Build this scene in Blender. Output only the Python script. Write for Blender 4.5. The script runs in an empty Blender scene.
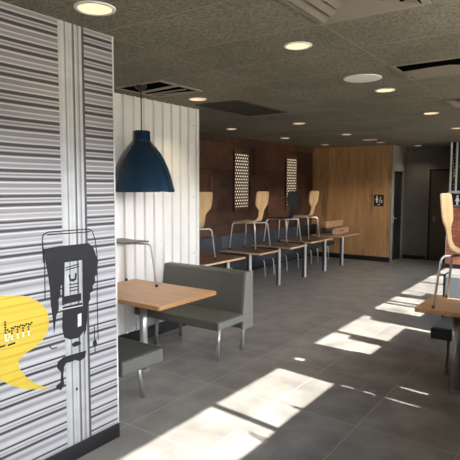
import bpy, bmesh, math, random
from mathutils import Vector, Matrix
random.seed(7)
SC = bpy.context.scene
COL = SC.collection
PI = math.pi

# ------------------------------------------------------------------ materials
def new_mat(name):
    m = bpy.data.materials.new(name); m.use_nodes = True
    nt = m.node_tree
    return m, nt, nt.nodes['Principled BSDF']

def N(nt, kind, **kw):
    n = nt.nodes.new(kind)
    for k, v in kw.items():
        setattr(n, k, v)
    return n

def c4(c): return (c[0], c[1], c[2], 1.0)

def ramp(nt, stops, interp='LINEAR'):
    r = N(nt, 'ShaderNodeValToRGB'); r.color_ramp.interpolation = interp
    e = r.color_ramp.elements
    while len(e) < len(stops): e.new(0.5)
    for el, (p, c) in zip(e, stops):
        el.position = p; el.color = c4(c)
    return r

def M_plain(name, col, rough=.5, metal=0., var=.08, scale=12, spec=.5, coat=0., bump=0.):
    """plain surface with a little mottling"""
    m, nt, b = new_mat(name)
    tc = N(nt, 'ShaderNodeTexCoord'); nz = N(nt, 'ShaderNodeTexNoise')
    nz.inputs['Scale'].default_value = scale; nz.inputs['Detail'].default_value = 4
    nt.links.new(tc.outputs['Object'], nz.inputs['Vector'])
    r = ramp(nt, [(.3, [x*(1-var) for x in col]), (.7, [min(1, x*(1+var)) for x in col])])
    nt.links.new(nz.outputs['Fac'], r.inputs['Fac'])
    nt.links.new(r.outputs['Color'], b.inputs['Base Color'])
    b.inputs['Roughness'].default_value = rough; b.inputs['Metallic'].default_value = metal
    b.inputs['Specular IOR Level'].default_value = spec; b.inputs['Coat Weight'].default_value = coat
    if bump:
        bp = N(nt, 'ShaderNodeBump'); bp.inputs['Strength'].default_value = bump
        n2 = N(nt, 'ShaderNodeTexNoise'); n2.inputs['Scale'].default_value = scale*25
        nt.links.new(tc.outputs['Object'], n2.inputs['Vector'])
        nt.links.new(n2.outputs['Fac'], bp.inputs['Height']); nt.links.new(bp.outputs['Normal'], b.inputs['Normal'])
    return m

def M_emit(name, col, strength):
    m, nt, b = new_mat(name)
    b.inputs['Base Color'].default_value = c4(col); b.inputs['Emission Color'].default_value = c4(col)
    b.inputs['Emission Strength'].default_value = strength
    return m

def M_wood(name, dark, light, axis='X', stretch=14, scale=2.2, rough=.42, knots=.0, planks=None):
    m, nt, b = new_mat(name)
    tc = N(nt, 'ShaderNodeTexCoord'); mp = N(nt, 'ShaderNodeMapping')
    s = {'X': (1, stretch, stretch), 'Y': (stretch, 1, stretch), 'Z': (stretch, stretch, 1)}[axis]
    mp.inputs['Scale'].default_value = s
    nt.links.new(tc.outputs['Object'], mp.inputs['Vector'])
    nz = N(nt, 'ShaderNodeTexNoise'); nz.inputs['Scale'].default_value = scale
    nz.inputs['Detail'].default_value = 6; nz.inputs['Distortion'].default_value = .6
    nt.links.new(mp.outputs['Vector'], nz.inputs['Vector'])
    r = ramp(nt, [(.28, dark), (.72, light)])
    nt.links.new(nz.outputs['Fac'], r.inputs['Fac'])
    out = r.outputs['Color']
    if knots:
        n2 = N(nt, 'ShaderNodeTexNoise'); n2.inputs['Scale'].default_value = 3.2; n2.inputs['Detail'].default_value = 3
        mp2 = N(nt, 'ShaderNodeMapping'); mp2.inputs['Scale'].default_value = {'X': (.5, 2, 2), 'Y': (2, .5, 2), 'Z': (2, 2, .5)}[axis]
        nt.links.new(tc.outputs['Object'], mp2.inputs['Vector']); nt.links.new(mp2.outputs['Vector'], n2.inputs['Vector'])
        r2 = ramp(nt, [(.30, (1-knots,)*3), (.46, (1, 1, 1))])
        nt.links.new(n2.outputs['Fac'], r2.inputs['Fac'])
        mx = N(nt, 'ShaderNodeMix', data_type='RGBA', blend_type='MULTIPLY'); mx.inputs['Factor'].default_value = 1
        nt.links.new(out, mx.inputs['A']); nt.links.new(r2.outputs['Color'], mx.inputs['B']); out = mx.outputs['Result']
    if planks:
        sx = N(nt, 'ShaderNodeSeparateXYZ'); nt.links.new(tc.outputs['Object'], sx.inputs[0])
        dv = N(nt, 'ShaderNodeMath', operation='DIVIDE'); dv.inputs[1].default_value = planks
        nt.links.new(sx.outputs['X'], dv.inputs[0])
        fl = N(nt, 'ShaderNodeMath', operation='FLOOR'); nt.links.new(dv.outputs[0], fl.inputs[0])
        wn = N(nt, 'ShaderNodeTexWhiteNoise', noise_dimensions='1D'); nt.links.new(fl.outputs[0], wn.inputs['W'])
        r3 = ramp(nt, [(0, (.86, .86, .86)), (1, (1.06, 1.03, 1.0))]); nt.links.new(wn.outputs['Value'], r3.inputs['Fac'])
        mx = N(nt, 'ShaderNodeMix', data_type='RGBA', blend_type='MULTIPLY'); mx.inputs['Factor'].default_value = 1
        nt.links.new(out, mx.inputs['A']); nt.links.new(r3.outputs['Color'], mx.inputs['B']); out = mx.outputs['Result']
        fr = N(nt, 'ShaderNodeMath', operation='FRACT'); nt.links.new(dv.outputs[0], fr.inputs[0])
        r4 = ramp(nt, [(0, (.45, .45, .45)), (.03, (1, 1, 1))]); nt.links.new(fr.outputs[0], r4.inputs['Fac'])
        mx = N(nt, 'ShaderNodeMix', data_type='RGBA', blend_type='MULTIPLY'); mx.inputs['Factor'].default_value = 1
        nt.links.new(out, mx.inputs['A']); nt.links.new(r4.outputs['Color'], mx.inputs['B']); out = mx.outputs['Result']
    nt.links.new(out, b.inputs['Base Color'])
    b.inputs['Roughness'].default_value = rough
    return m

def grid_mask(nt, coord, period, off, width):
    """1 on the line, 0 elsewhere, along one coordinate output"""
    a = N(nt, 'ShaderNodeMath', operation='SUBTRACT'); a.inputs[1].default_value = off; nt.links.new(coord, a.inputs[0])
    d = N(nt, 'ShaderNodeMath', operation='DIVIDE'); d.inputs[1].default_value = period; nt.links.new(a.outputs[0], d.inputs[0])
    f = N(nt, 'ShaderNodeMath', operation='FRACT'); nt.links.new(d.outputs[0], f.inputs[0])
    l = N(nt, 'ShaderNodeMath', operation='LESS_THAN'); l.inputs[1].default_value = width/period; nt.links.new(f.outputs[0], l.inputs[0])
    fl = N(nt, 'ShaderNodeMath', operation='FLOOR'); nt.links.new(d.outputs[0], fl.inputs[0])
    return l.outputs[0], fl.outputs[0]

def M_tiles(name, col_lo, col_hi, line, px, ox, py, oy, width, rough, speck=0., nscale=3., tilevar=.12, spec=.5):
    m, nt, b = new_mat(name)
    tc = N(nt, 'ShaderNodeTexCoord'); sx = N(nt, 'ShaderNodeSeparateXYZ'); nt.links.new(tc.outputs['Object'], sx.inputs[0])
    lx, ix = grid_mask(nt, sx.outputs['X'], px, ox, width); ly, iy = grid_mask(nt, sx.outputs['Y'], py, oy, width)
    mxm = N(nt, 'ShaderNodeMath', operation='MAXIMUM'); nt.links.new(lx, mxm.inputs[0]); nt.links.new(ly, mxm.inputs[1])
    nz = N(nt, 'ShaderNodeTexNoise'); nz.inputs['Scale'].default_value = nscale; nz.inputs['Detail'].default_value = 5
    nt.links.new(tc.outputs['Object'], nz.inputs['Vector'])
    r = ramp(nt, [(.3, col_lo), (.7, col_hi)]); nt.links.new(nz.outputs['Fac'], r.inputs['Fac'])
    cb = N(nt, 'ShaderNodeCombineXYZ'); nt.links.new(ix, cb.inputs[0]); nt.links.new(iy, cb.inputs[1])
    wn = N(nt, 'ShaderNodeTexWhiteNoise', noise_dimensions='2D'); nt.links.new(cb.outputs[0], wn.inputs['Vector'])
    rv = ramp(nt, [(0, (1-tilevar,)*3), (1, (1+tilevar*.6,)*3)]); nt.links.new(wn.outputs['Value'], rv.inputs['Fac'])
    mx = N(nt, 'ShaderNodeMix', data_type='RGBA', blend_type='MULTIPLY'); mx.inputs['Factor'].default_value = 1
    nt.links.new(r.outputs['Color'], mx.inputs['A']); nt.links.new(rv.outputs['Color'], mx.inputs['B'])
    out = mx.outputs['Result']
    if speck:
        n2 = N(nt, 'ShaderNodeTexNoise'); n2.inputs['Scale'].default_value = 62; n2.inputs['Detail'].default_value = 3; n2.inputs['Roughness'].default_value = .7
        nt.links.new(tc.outputs['Object'], n2.inputs['Vector'])
        r2 = ramp(nt, [(.36, (1-speck,)*3), (.62, (1+speck*.5,)*3)]); nt.links.new(n2.outputs['Fac'], r2.inputs['Fac'])
        mx = N(nt, 'ShaderNodeMix', data_type='RGBA', blend_type='MULTIPLY'); mx.inputs['Factor'].default_value = 1
        nt.links.new(out, mx.inputs['A']); nt.links.new(r2.outputs['Color'], mx.inputs['B']); out = mx.outputs['Result']
    mx = N(nt, 'ShaderNodeMix', data_type='RGBA'); nt.links.new(mxm.outputs[0], mx.inputs['Factor'])
    nt.links.new(out, mx.inputs['A']); mx.inputs['B'].default_value = c4(line)
    nt.links.new(mx.outputs['Result'], b.inputs['Base Color'])
    b.inputs['Roughness'].default_value = rough; b.inputs['Specular IOR Level'].default_value = spec
    return m

def M_mural(name):
    """print of ribbed metal sheeting: the same stripe set repeats every 14 cm of height"""
    m, nt, b = new_mat(name)
    tc = N(nt, 'ShaderNodeTexCoord'); sx = N(nt, 'ShaderNodeSeparateXYZ'); nt.links.new(tc.outputs['Object'], sx.inputs[0])
    nz = N(nt, 'ShaderNodeTexNoise'); nz.inputs['Scale'].default_value = 2.5
    nt.links.new(tc.outputs['Object'], nz.inputs['Vector'])
    ml = N(nt, 'ShaderNodeMath', operation='MULTIPLY'); ml.inputs[1].default_value = .006; nt.links.new(nz.outputs['Fac'], ml.inputs[0])
    ad = N(nt, 'ShaderNodeMath', operation='ADD'); nt.links.new(sx.outputs['Z'], ad.inputs[0]); nt.links.new(ml.outputs[0], ad.inputs[1])
    sb = N(nt, 'ShaderNodeMath', operation='SUBTRACT'); sb.inputs[0].default_value = 1.774+1.42; nt.links.new(ad.outputs[0], sb.inputs[1])
    dv = N(nt, 'ShaderNodeMath', operation='DIVIDE'); dv.inputs[1].default_value = .142; nt.links.new(sb.outputs[0], dv.inputs[0])
    fr = N(nt, 'ShaderNodeMath', operation='FRACT'); nt.links.new(dv.outputs[0], fr.inputs[0])
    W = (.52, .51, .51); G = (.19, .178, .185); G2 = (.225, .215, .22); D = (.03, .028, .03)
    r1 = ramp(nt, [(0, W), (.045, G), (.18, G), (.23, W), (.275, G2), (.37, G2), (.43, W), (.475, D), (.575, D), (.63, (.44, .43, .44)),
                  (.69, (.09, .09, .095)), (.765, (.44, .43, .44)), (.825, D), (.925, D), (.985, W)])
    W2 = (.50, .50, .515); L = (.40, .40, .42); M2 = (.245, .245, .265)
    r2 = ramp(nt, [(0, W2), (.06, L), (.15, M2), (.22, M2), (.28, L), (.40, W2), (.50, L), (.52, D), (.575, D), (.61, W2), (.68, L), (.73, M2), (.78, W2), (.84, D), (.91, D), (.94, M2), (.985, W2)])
    # thin seams low, broad gaps high; greys darkened upward to paint in weaker light
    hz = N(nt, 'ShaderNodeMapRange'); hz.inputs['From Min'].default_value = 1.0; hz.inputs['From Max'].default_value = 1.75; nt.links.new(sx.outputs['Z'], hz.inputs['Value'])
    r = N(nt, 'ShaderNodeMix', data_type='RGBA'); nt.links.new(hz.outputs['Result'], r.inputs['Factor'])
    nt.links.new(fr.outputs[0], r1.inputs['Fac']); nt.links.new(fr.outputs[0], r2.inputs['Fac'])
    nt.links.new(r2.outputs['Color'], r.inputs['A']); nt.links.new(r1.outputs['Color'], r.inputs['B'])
    nt.links.new(r.outputs['Result'], b.inputs['Base Color'])
    b.inputs['Roughness'].default_value = .45
    return m

def M_strap(name):
    """print of a pale metal post with folded edges, stripes along its height"""
    m, nt, b = new_mat(name)
    tc = N(nt, 'ShaderNodeTexCoord'); sx = N(nt, 'ShaderNodeSeparateXYZ'); nt.links.new(tc.outputs['Object'], sx.inputs[0])
    sb = N(nt, 'ShaderNodeMath', operation='SUBTRACT'); sb.inputs[1].default_value = 1.94; nt.links.new(sx.outputs['Y'], sb.inputs[0])
    dv = N(nt, 'ShaderNodeMath', operation='DIVIDE'); dv.inputs[1].default_value = .19; nt.links.new(sb.outputs[0], dv.inputs[0])
    L = (.40, .41, .41); D = (.16, .16, .16); H = (.50, .51, .51); K = (.05, .05, .055)
    r = ramp(nt, [(0, L), (.2, H), (.26, D), (.31, H), (.40, L), (.50, H), (.545, D), (.60, K), (.625, H), (.70, L), (.78, D), (.82, H), (.90, L), (.915, K), (1, K)])
    nt.links.new(dv.outputs[0], r.inputs['Fac'])
    nz = N(nt, 'ShaderNodeTexNoise'); nz.inputs['Scale'].default_value = 9; nz.inputs['Detail'].default_value = 6
    nt.links.new(tc.outputs['Object'], nz.inputs['Vector'])
    r2 = ramp(nt, [(.3, (.82, .82, .82)), (.65, (1.03, 1.03, 1.03))]); nt.links.new(nz.outputs['Fac'], r2.inputs['Fac'])
    mx = N(nt, 'ShaderNodeMix', data_type='RGBA', blend_type='MULTIPLY'); mx.inputs['Factor'].default_value = 1
    nt.links.new(r.outputs['Color'], mx.inputs['A']); nt.links.new(r2.outputs['Color'], mx.inputs['B'])
    nt.links.new(mx.outputs['Result'], b.inputs['Base Color']); b.inputs['Roughness'].default_value = .45
    return m

def M_patchwork(name):
    """dark rusty-brown square panels of differing tone"""
    m, nt, b = new_mat(name)
    tc = N(nt, 'ShaderNodeTexCoord'); sx = N(nt, 'ShaderNodeSeparateXYZ'); nt.links.new(tc.outputs['Object'], sx.inputs[0])
    cb = N(nt, 'ShaderNodeCombineXYZ'); nt.links.new(sx.outputs['Y'], cb.inputs[0]); nt.links.new(sx.outputs['Z'], cb.inputs[1])
    br = N(nt, 'ShaderNodeTexBrick'); br.offset = .43; br.squash = .6; br.squash_frequency = 2
    br.inputs['Scale'].default_value = 1; br.inputs['Brick Width'].default_value = .95; br.inputs['Row Height'].default_value = .52
    br.inputs['Mortar Size'].default_value = .006; br.inputs['Bias'].default_value = -.1
    br.inputs['Color1'].default_value = (.033, .014, .007, 1); br.inputs['Color2'].default_value = (.115, .048, .022, 1); br.inputs['Mortar'].default_value = (.008, .004, .003, 1)
    nt.links.new(cb.outputs[0], br.inputs['Vector'])
    nz = N(nt, 'ShaderNodeTexNoise'); nz.inputs['Scale'].default_value = 5; nz.inputs['Detail'].default_value = 8; nz.inputs['Roughness'].default_value = .65
    nt.links.new(tc.outputs['Object'], nz.inputs['Vector'])
    r = ramp(nt, [(.3, (.5, .5, .5)), (.72, (1.5, 1.35, 1.2))]); nt.links.new(nz.outputs['Fac'], r.inputs['Fac'])
    mx = N(nt, 'ShaderNodeMix', data_type='RGBA', blend_type='MULTIPLY'); mx.inputs['Factor'].default_value = 1
    nt.links.new(br.outputs['Color'], mx.inputs['A']); nt.links.new(r.outputs['Color'], mx.inputs['B'])
    nt.links.new(mx.outputs['Result'], b.inputs['Base Color']); b.inputs['Roughness'].default_value = .55
    bp = N(nt, 'ShaderNodeBump'); bp.inputs['Strength'].default_value = .4; bp.inputs['Distance'].default_value = .02
    nt.links.new(br.outputs['Fac'], bp.inputs['Height']); bp.invert = True; nt.links.new(bp.outputs['Normal'], b.inputs['Normal'])
    return m

def M_pin(name):
    """dark sheet with staggered rows of lit holes"""
    m, nt, b = new_mat(name)
    tc = N(nt, 'ShaderNodeTexCoord'); sx = N(nt, 'ShaderNodeSeparateXYZ'); nt.links.new(tc.outputs['Object'], sx.inputs[0])
    def op(o, a, b2=None):
        n = N(nt, 'ShaderNodeMath', operation=o)
        for i, v in enumerate((a, b2)):
            if v is None: continue
            if isinstance(v, (int, float)): n.inputs[i].default_value = v
            else: nt.links.new(v, n.inputs[i])
        return n.outputs[0]
    rz_ = op('DIVIDE', sx.outputs['Z'], .0605); row = op('FLOOR', rz_); fz = op('FRACT', rz_)
    odd = op('FLOORED_MODULO', row, 2.0)
    ry = op('ADD', op('DIVIDE', sx.outputs['Y'], .0785), op('MULTIPLY', odd, .5)); fy_ = op('FRACT', op('ADD', ry, 20.0))
    mz = op('LESS_THAN', op('ABSOLUTE', op('SUBTRACT', fz, .5)), .21); my = op('LESS_THAN', op('ABSOLUTE', op('SUBTRACT', fy_, .5)), .22)
    mk = op('MULTIPLY', mz, my)
    b.inputs['Base Color'].default_value = (.02, .01, .006, 1)
    b.inputs['Emission Color'].default_value = (1., .80, .56, 1)
    nt.links.new(op('MULTIPLY', mk, 1.0), b.inputs['Emission Strength'])
    return m

def M_brick(name):
    m, nt, b = new_mat(name)
    tc = N(nt, 'ShaderNodeTexCoord'); sx = N(nt, 'ShaderNodeSeparateXYZ'); nt.links.new(tc.outputs['Object'], sx.inputs[0])
    cb = N(nt, 'ShaderNodeCombineXYZ'); ad = N(nt, 'ShaderNodeMath', operation='ADD')
    nt.links.new(sx.outputs['X'], ad.inputs[0]); nt.links.new(sx.outputs['Y'], ad.inputs[1])
    nt.links.new(ad.outputs[0], cb.inputs[0]); nt.links.new(sx.outputs['Z'], cb.inputs[1])
    br = N(nt, 'ShaderNodeTexBrick'); br.inputs['Scale'].default_value = 1
    br.inputs['Brick Width'].default_value = .22; br.inputs['Row Height'].default_value = .075; br.inputs['Mortar Size'].default_value = .006
    br.inputs['Color1'].default_value = (.42, .12, .065, 1); br.inputs['Color2'].default_value = (.58, .21, .12, 1); br.inputs['Mortar'].default_value = (.25, .11, .075, 1)
    nt.links.new(cb.outputs[0], br.inputs['Vector'])
    nt.links.new(br.outputs['Color'], b.inputs['Base Color']); b.inputs['Roughness'].default_value = .8
    return m

MT = {}
MT['floor'] = M_tiles('floor_tile', (.185, .174, .160), (.335, .318, .292), (.42, .405, .38), .69, -2.0, .96, 2.53, .007, .30, nscale=3.4, tilevar=.14, spec=.5)
MT['ceiling'] = M_tiles('ceiling_tile', (.21, .196, .152), (.268, .25, .196), (.33, .31, .245), 1.27, -2.645, .637, 2.263, .009, .9, speck=.42, nscale=1.5, tilevar=.06, spec=.1)
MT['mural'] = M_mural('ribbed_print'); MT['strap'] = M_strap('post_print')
MT['patch'] = M_patchwork('rust_panels'); MT['brick'] = M_brick('red_brick')
MT['white_panel'] = M_plain('white_enamel', (.76, .755, .73), .35, var=.03, scale=3)
MT['white_trim'] = M_plain('white_trim', (.74, .74, .72), .4, var=.02)
MT['black_base'] = M_plain('black_plinth', (.012, .012, .015), .4, var=.2)
MT['plaster_dark'] = M_plain('dark_plaster', (.105, .095, .082), .8, var=.15, scale=3)
MT['plaster_cool'] = M_plain('cool_dark_plaster', (.15, .145, .132), .7, var=.15, scale=3)
MT['brown_wall'] = M_plain('brown_paint', (.10, .06, .042), .6, var=.15, scale=3)
MT['plaster_mid'] = M_plain('grey_plaster', (.30, .28, .25), .8, var=.08, scale=3)
MT['oak_wall'] = M_wood('oak_boards', (.42, .23, .095), (.58, .335, .148), 'Z', 12, 1.6, .5, knots=.4, planks=.19)
MT['oak_top'] = M_wood('oak_tabletop', (.47, .245, .105), (.62, .37, .185), 'X', 12, 2.4, .38)
MT['oak_edge'] = M_wood('oak_edge', (.40, .20, .08), (.52, .29, .13), 'Y', 10, 3, .45)
MT['walnut_top'] = M_wood('brown_tabletop', (.085, .047, .026), (.14, .082, .045), 'X', 12, 2.4, .35)
MT['pale_edge'] = M_wood('pale_edge', (.50, .33, .18), (.66, .46, .27), 'Y', 10, 3, .45)
MT['ply'] = M_wood('birch_ply', (.46, .29, .125), (.62, .425, .21), 'Z', 8, 3, .4)
MT['booster'] = M_wood('booster_wood', (.42, .22, .11), (.62, .37, .21), 'Y', 8, 4, .5)
MT['ply_black'] = M_plain('black_ply', (.010, .010, .012), .6, spec=.25, var=.1)
MT['ply_brown'] = M_wood('brown_ply', (.085, .066, .05), (.13, .10, .075), 'X', 8, 3, .4)
MT['chrome'] = M_plain('chrome', (.74, .74, .73), .28, .75, var=.02)
MT['steel'] = M_plain('brushed_steel', (.52, .52, .52), .36, .85, var=.04)
MT['grey_post'] = M_plain('silver_paint', (.74, .75, .76), .4, .2, var=.03)
MT['dark_post'] = M_plain('dark_paint_and_shade', (.05, .053, .058), .4, .2, var=.05)
MT['rubber'] = M_plain('black_rubber', (.012, .012, .012), .6)
MT['vinyl'] = M_plain('olive_grey_vinyl', (.100, .097, .080), .45, var=.06, scale=5, bump=.05)
MT['vinyl_side'] = M_plain('pale_grey_vinyl', (.21, .205, .18), .5, var=.04, scale=5)
MT['vinyl_dark'] = M_plain('charcoal_vinyl', (.058, .058, .055), .45, var=.06, scale=5, bump=.05)
MT['vinyl_dark_side'] = M_plain('grey_vinyl_end', (.135, .135, .13), .5, var=.04, scale=5)
MT['vinyl_blue'] = M_plain('blue_grey_vinyl', (.18, .205, .225), .35, var=.05, scale=5)
MT['vinyl_navy'] = M_plain('navy_vinyl', (.035, .043, .055), .45, var=.08, scale=5)
MT['blue'] = M_plain('dark_blue_enamel', (.008, .034, .072), .10, var=.03, coat=.6)
MT['white_in'] = M_plain('white_enamel_inside', (.8, .8, .78), .5)
def M_bubble(name):
    """yellow ink with the ribs of the sheeting showing through as thin orange lines"""
    m, nt, b = new_mat(name)
    tc = N(nt, 'ShaderNodeTexCoord'); sx = N(nt, 'ShaderNodeSeparateXYZ'); nt.links.new(tc.outputs['Object'], sx.inputs[0])
    sb = N(nt, 'ShaderNodeMath', operation='SUBTRACT'); sb.inputs[0].default_value = 1.774+1.42; nt.links.new(sx.outputs['Z'], sb.inputs[1])
    dv = N(nt, 'ShaderNodeMath', operation='DIVIDE'); dv.inputs[1].default_value = .142; nt.links.new(sb.outputs[0], dv.inputs[0])
    fr = N(nt, 'ShaderNodeMath', operation='FRACT'); nt.links.new(dv.outputs[0], fr.inputs[0])
    Y = (.60, .46, .055); Y2 = (.56, .41, .045); O = (.52, .32, .035)
    r = ramp(nt, [(0, Y), (.15, Y2), (.28, Y), (.50, Y), (.54, O), (.60, Y), (.84, Y), (.88, O), (.94, Y2), (1, Y)])
    nt.links.new(fr.outputs[0], r.inputs['Fac']); nt.links.new(r.outputs['Color'], b.inputs['Base Color']); b.inputs['Roughness'].default_value = .45
    return m
MT['yellow'] = M_bubble('yellow_print')
MT['charcoal'] = M_plain('charcoal_print', (.022, .022, .024), .6, var=.1, spec=.2)
MT['pale_print'] = M_plain('pale_print', (.62, .64, .64), .5, var=.04)
MT['black'] = M_plain('black_paint', (.010, .010, .011), .45)
MT['white_disc'] = M_plain('white_disc', (.93, .93, .91), .6, var=.01)
MT['void'] = M_plain('dark_void', (.003, .003, .003), 1., spec=0.)
MT['white'] = M_plain('white_paint', (.82, .82, .82), .45, var=.02)
MT['beige_metal'] = M_plain('beige_metal', (.27, .24, .185), .5, var=.05)
MT['grille_dark'] = M_plain('dark_grille', (.055, .05, .042), .6, var=.1)
MT['door_dark'] = M_plain('dark_door', (.010, .011, .010), .5, var=.1)
MT['door_brown'] = M_plain('brown_door', (.075, .058, .044), .45, var=.1, scale=4)
MT['green'] = M_plain('green_leaf', (.55, .56, .05), .5, var=.3)
MT['stem'] = M_plain('brown_stem', (.10, .07, .03), .7)
MT['glow'] = M_emit('warm_lens', (1., .66, .36), 1.0)
MT['pin_glow'] = M_pin('lit_pinholes')

# ------------------------------------------------------------------ mesh builder
class MB:
    def __init__(self): self.bm = bmesh.new(); self.mats = []
    def mi(self, mat):
        if mat is None: return 0
        if mat not in self.mats: self.mats.append(mat)
        return self.mats.index(mat)
    def box(self, lo, hi, mat=None, bev=0., rot=None, piv=None, seg=2):
        b2 = bmesh.new(); bmesh.ops.create_cube(b2, size=1)
        for v in b2.verts:
            v.co = Vector([(lo[i]+hi[i])/2 + v.co[i]*(hi[i]-lo[i]) for i in range(3)])
        if bev: bmesh.ops.bevel(b2, geom=b2.edges[:], offset=bev, segments=seg, profile=.7, affect='EDGES')
        if rot is not None:
            p = Vector(piv if piv else (0, 0, 0))
            for v in b2.verts: v.co = rot @ (v.co-p) + p
        self.merge(b2, mat, smooth=bool(bev))
        return self
    def merge(self, b2, mat=None, smooth=False):
        k = self.mi(mat); mp = {}
        for v in b2.verts: mp[v] = self.bm.verts.new(v.co)
        for f in b2.faces:
            try:
                g = self.bm.faces.new([mp[v] for v in f.verts]); g.material_index = k; g.smooth = smooth
            except ValueError: pass
        b2.free()
    def tube(self, pts, r, mat=None, n=10, closed=False):
        pts = [Vector(p) for p in pts]; k = self.mi(mat); rings = []
        up = None
        for i, p in enumerate(pts):
            if closed: t = pts[(i+1) % len(pts)]-pts[i-1]
            else: t = pts[min(i+1, len(pts)-1)]-pts[max(i-1, 0)]
            t.normalize()
            if up is None: up = Vector((0, 0, 1)) if abs(t.z) < .9 else Vector((1, 0, 0))
            s = t.cross(up).normalized(); up = s.cross(t).normalized()
            rr = r[i] if isinstance(r, (list, tuple)) else r
            rings.append([self.bm.verts.new(p+(s*math.cos(2*PI*j/n)+up*math.sin(2*PI*j/n))*rr) for j in range(n)])
        m = len(rings)
        for i in range(m if closed else m-1):
            a, b = rings[i], rings[(i+1) % m]
            for j in range(n):
                f = self.bm.faces.new([a[j], a[(j+1) % n], b[(j+1) % n], b[j]]); f.smooth = True; f.material_index = k
        if not closed:
            for rg, fl in ((rings[0], True), (rings[-1], False)):
                f = self.bm.faces.new(rg[::-1] if fl else rg); f.material_index = k
        return self
    def lathe(self, prof, c=(0, 0, 0), mat=None, n=32, cap0=False, cap1=False):
        k = self.mi(mat); rings = []
        for r, z in prof:
            rings.append([self.bm.verts.new((c[0]+r*math.cos(2*PI*j/n), c[1]+r*math.sin(2*PI*j/n), c[2]+z)) for j in range(n)])
        for a, b in zip(rings, rings[1:]):
            for j in range(n):
                f = self.bm.faces.new([a[j], a[(j+1) % n], b[(j+1) % n], b[j]]); f.smooth = True; f.material_index = k
        if cap0: self.bm.faces.new(rings[0][::-1]).material_index = k
        if cap1: self.bm.faces.new(rings[-1]).material_index = k
        return self
    def prism(self, poly, fn, d0, d1, mat=None):
        """poly of 2-D points, fn(u, v, d) -> 3-D"""
        k = self.mi(mat)
        a = [self.bm.verts.new(fn(u, v, d0)) for u, v in poly]; b = [self.bm.verts.new(fn(u, v, d1)) for u, v in poly]
        self.bm.faces.new(a[::-1]).material_index = k; self.bm.faces.new(b).material_index = k
        for i in range(len(poly)):
            j = (i+1) % len(poly); self.bm.faces.new([a[i], a[j], b[j], b[i]]).material_index = k
        return self
    def build(self, name, mat=None, parent=None, loc=None):
        bmesh.ops.recalc_face_normals(self.bm, faces=self.bm.faces[:])
        me = bpy.data.meshes.new(name); self.bm.to_mesh(me); self.bm.free()
        for m in (self.mats if self.mats else [mat]): me.materials.append(m)
        o = bpy.data.objects.new(name, me); COL.objects.link(o)
        if parent is not None: o.parent = parent
        if loc: o.location = loc
        return o

def tag(o, label, cat, group=None):
    o['label'] = label; o['category'] = cat
    if group: o['group'] = group
    return o
def thing(name, label, cat, loc=(0, 0, 0), rz=0, group=None):
    o = bpy.data.objects.new(name, None); COL.objects.link(o); o.empty_display_size = .1
    o.location = loc; o.rotation_euler = (0, 0, rz)
    return tag(o, label, cat, group)
def struct(o): o['kind'] = 'structure'; return o
def dup(root, loc, rz, label, group=None, swap=None):
    r = root.copy(); COL.objects.link(r); r.location = loc; r.rotation_euler = (0, 0, rz); r['label'] = label
    if group: r['group'] = group
    elif 'group' in r: del r['group']
    for ch in list(root.children):
        c = ch.copy(); COL.objects.link(c); c.parent = r
        for g in list(ch.children):
            d = g.copy(); COL.objects.link(d); d.parent = c
        if swap and ch.name.split('.')[0] in swap:
            c.data = ch.data.copy(); c.data.materials.clear()
            for mm in swap[ch.name.split('.')[0]]: c.data.materials.append(mm)
    return r

# ------------------------------------------------------------------ setting
HC = 2.735
XM, YM = -2.617, 2.361            # near printed partition: face and end
XWH = -4.12; YWH = 5.14           # white ribbed partition
XBR = -5.74                       # dark panelled wall
YOAK = 11.8; XOAK = -3.75
XR = .55; YB = -3.2
def sbox(name, lo, hi, mat):
    return struct(MB().box(lo, hi).build(name, MT[mat]))
sbox('floor', (XBR-.1, YB-.1, -.1), (XR+.1, 13.3, 0), 'floor')
sbox('ceiling', (XBR-.1, YB-.1, HC), (XR+.1, 13.3, HC+.1), 'ceiling')
# near partition (carries the print) with its return behind the booth
wl = MB(); wl.box((XM-.12, YB, 0), (XM-.004, YM, HC)); wl.box((XWH, YM-.12, 0), (XM-.12, YM, HC))
struct(wl.build('wall_left_near', MT['white_trim']))
struct(MB().box((XM-.004, YB, 0), (XM+.012, YM+.008, .10), bev=.003).build('baseboard_left_near', MT['black_base']))
struct(MB().box((XM-.03, YM, .0), (XM+.006, YM+.008, HC)).build('trim_1', MT['white_trim']))
# white ribbed metal partition: standing seams every 17 cm
wm = MB(); prof = [(YM, 0)]
for i in range(-9, 9):
    y = 3.866+i*.1555
    if y-.02 > YM and y+.02 < YWH: prof += [(y-.024, 0), (y-.012, .022), (y+.012, .022), (y+.024, 0)]
prof.append((YWH, 0))
poly = prof + [(YWH, -.10), (YM, -.10)]
wm.prism(poly, lambda u, v, d: (XWH+v, u, d), 0, HC)
wm.box((XBR, YWH-.10, 0), (XWH-.1, YWH, HC))
struct(wm.build('wall_left_middle', MT['white_panel']))
struct(MB().box((XWH, YM, 0), (XWH+.031, YWH, .13), bev=.003).build('baseboard_left_middle', MT['black_base']))
struct(MB().box((XWH-.1, YWH, 0), (XWH+.016, YWH+.006, HC)).build('trim_2', MT['white_trim']))
scr = MB()
for yy, zz in ((4.04, .97), (4.04, 2.25), (5.05, 2.52), (5.05, 1.62), (5.05, .9), (3.2, 2.2)):
    scr.lathe([(.001, .006), (.006, .004), (.007, 0)], (0, 0, 0), n=10)
    for v in list(scr.bm.verts)[-30:]:
        v.co = Vector((XWH+.002+v.co.z, yy+v.co.x, zz+v.co.y))
struct(scr.build('trim_3', MT['rubber']))
sbox('wall_left_far', (XBR-.1, YWH, 0), (XBR, YOAK, HC), 'patch')
struct(MB().box((XBR, YWH, 0), (XBR+.015, YOAK, .10)).build('baseboard_left_far', MT['black_base']))
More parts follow.
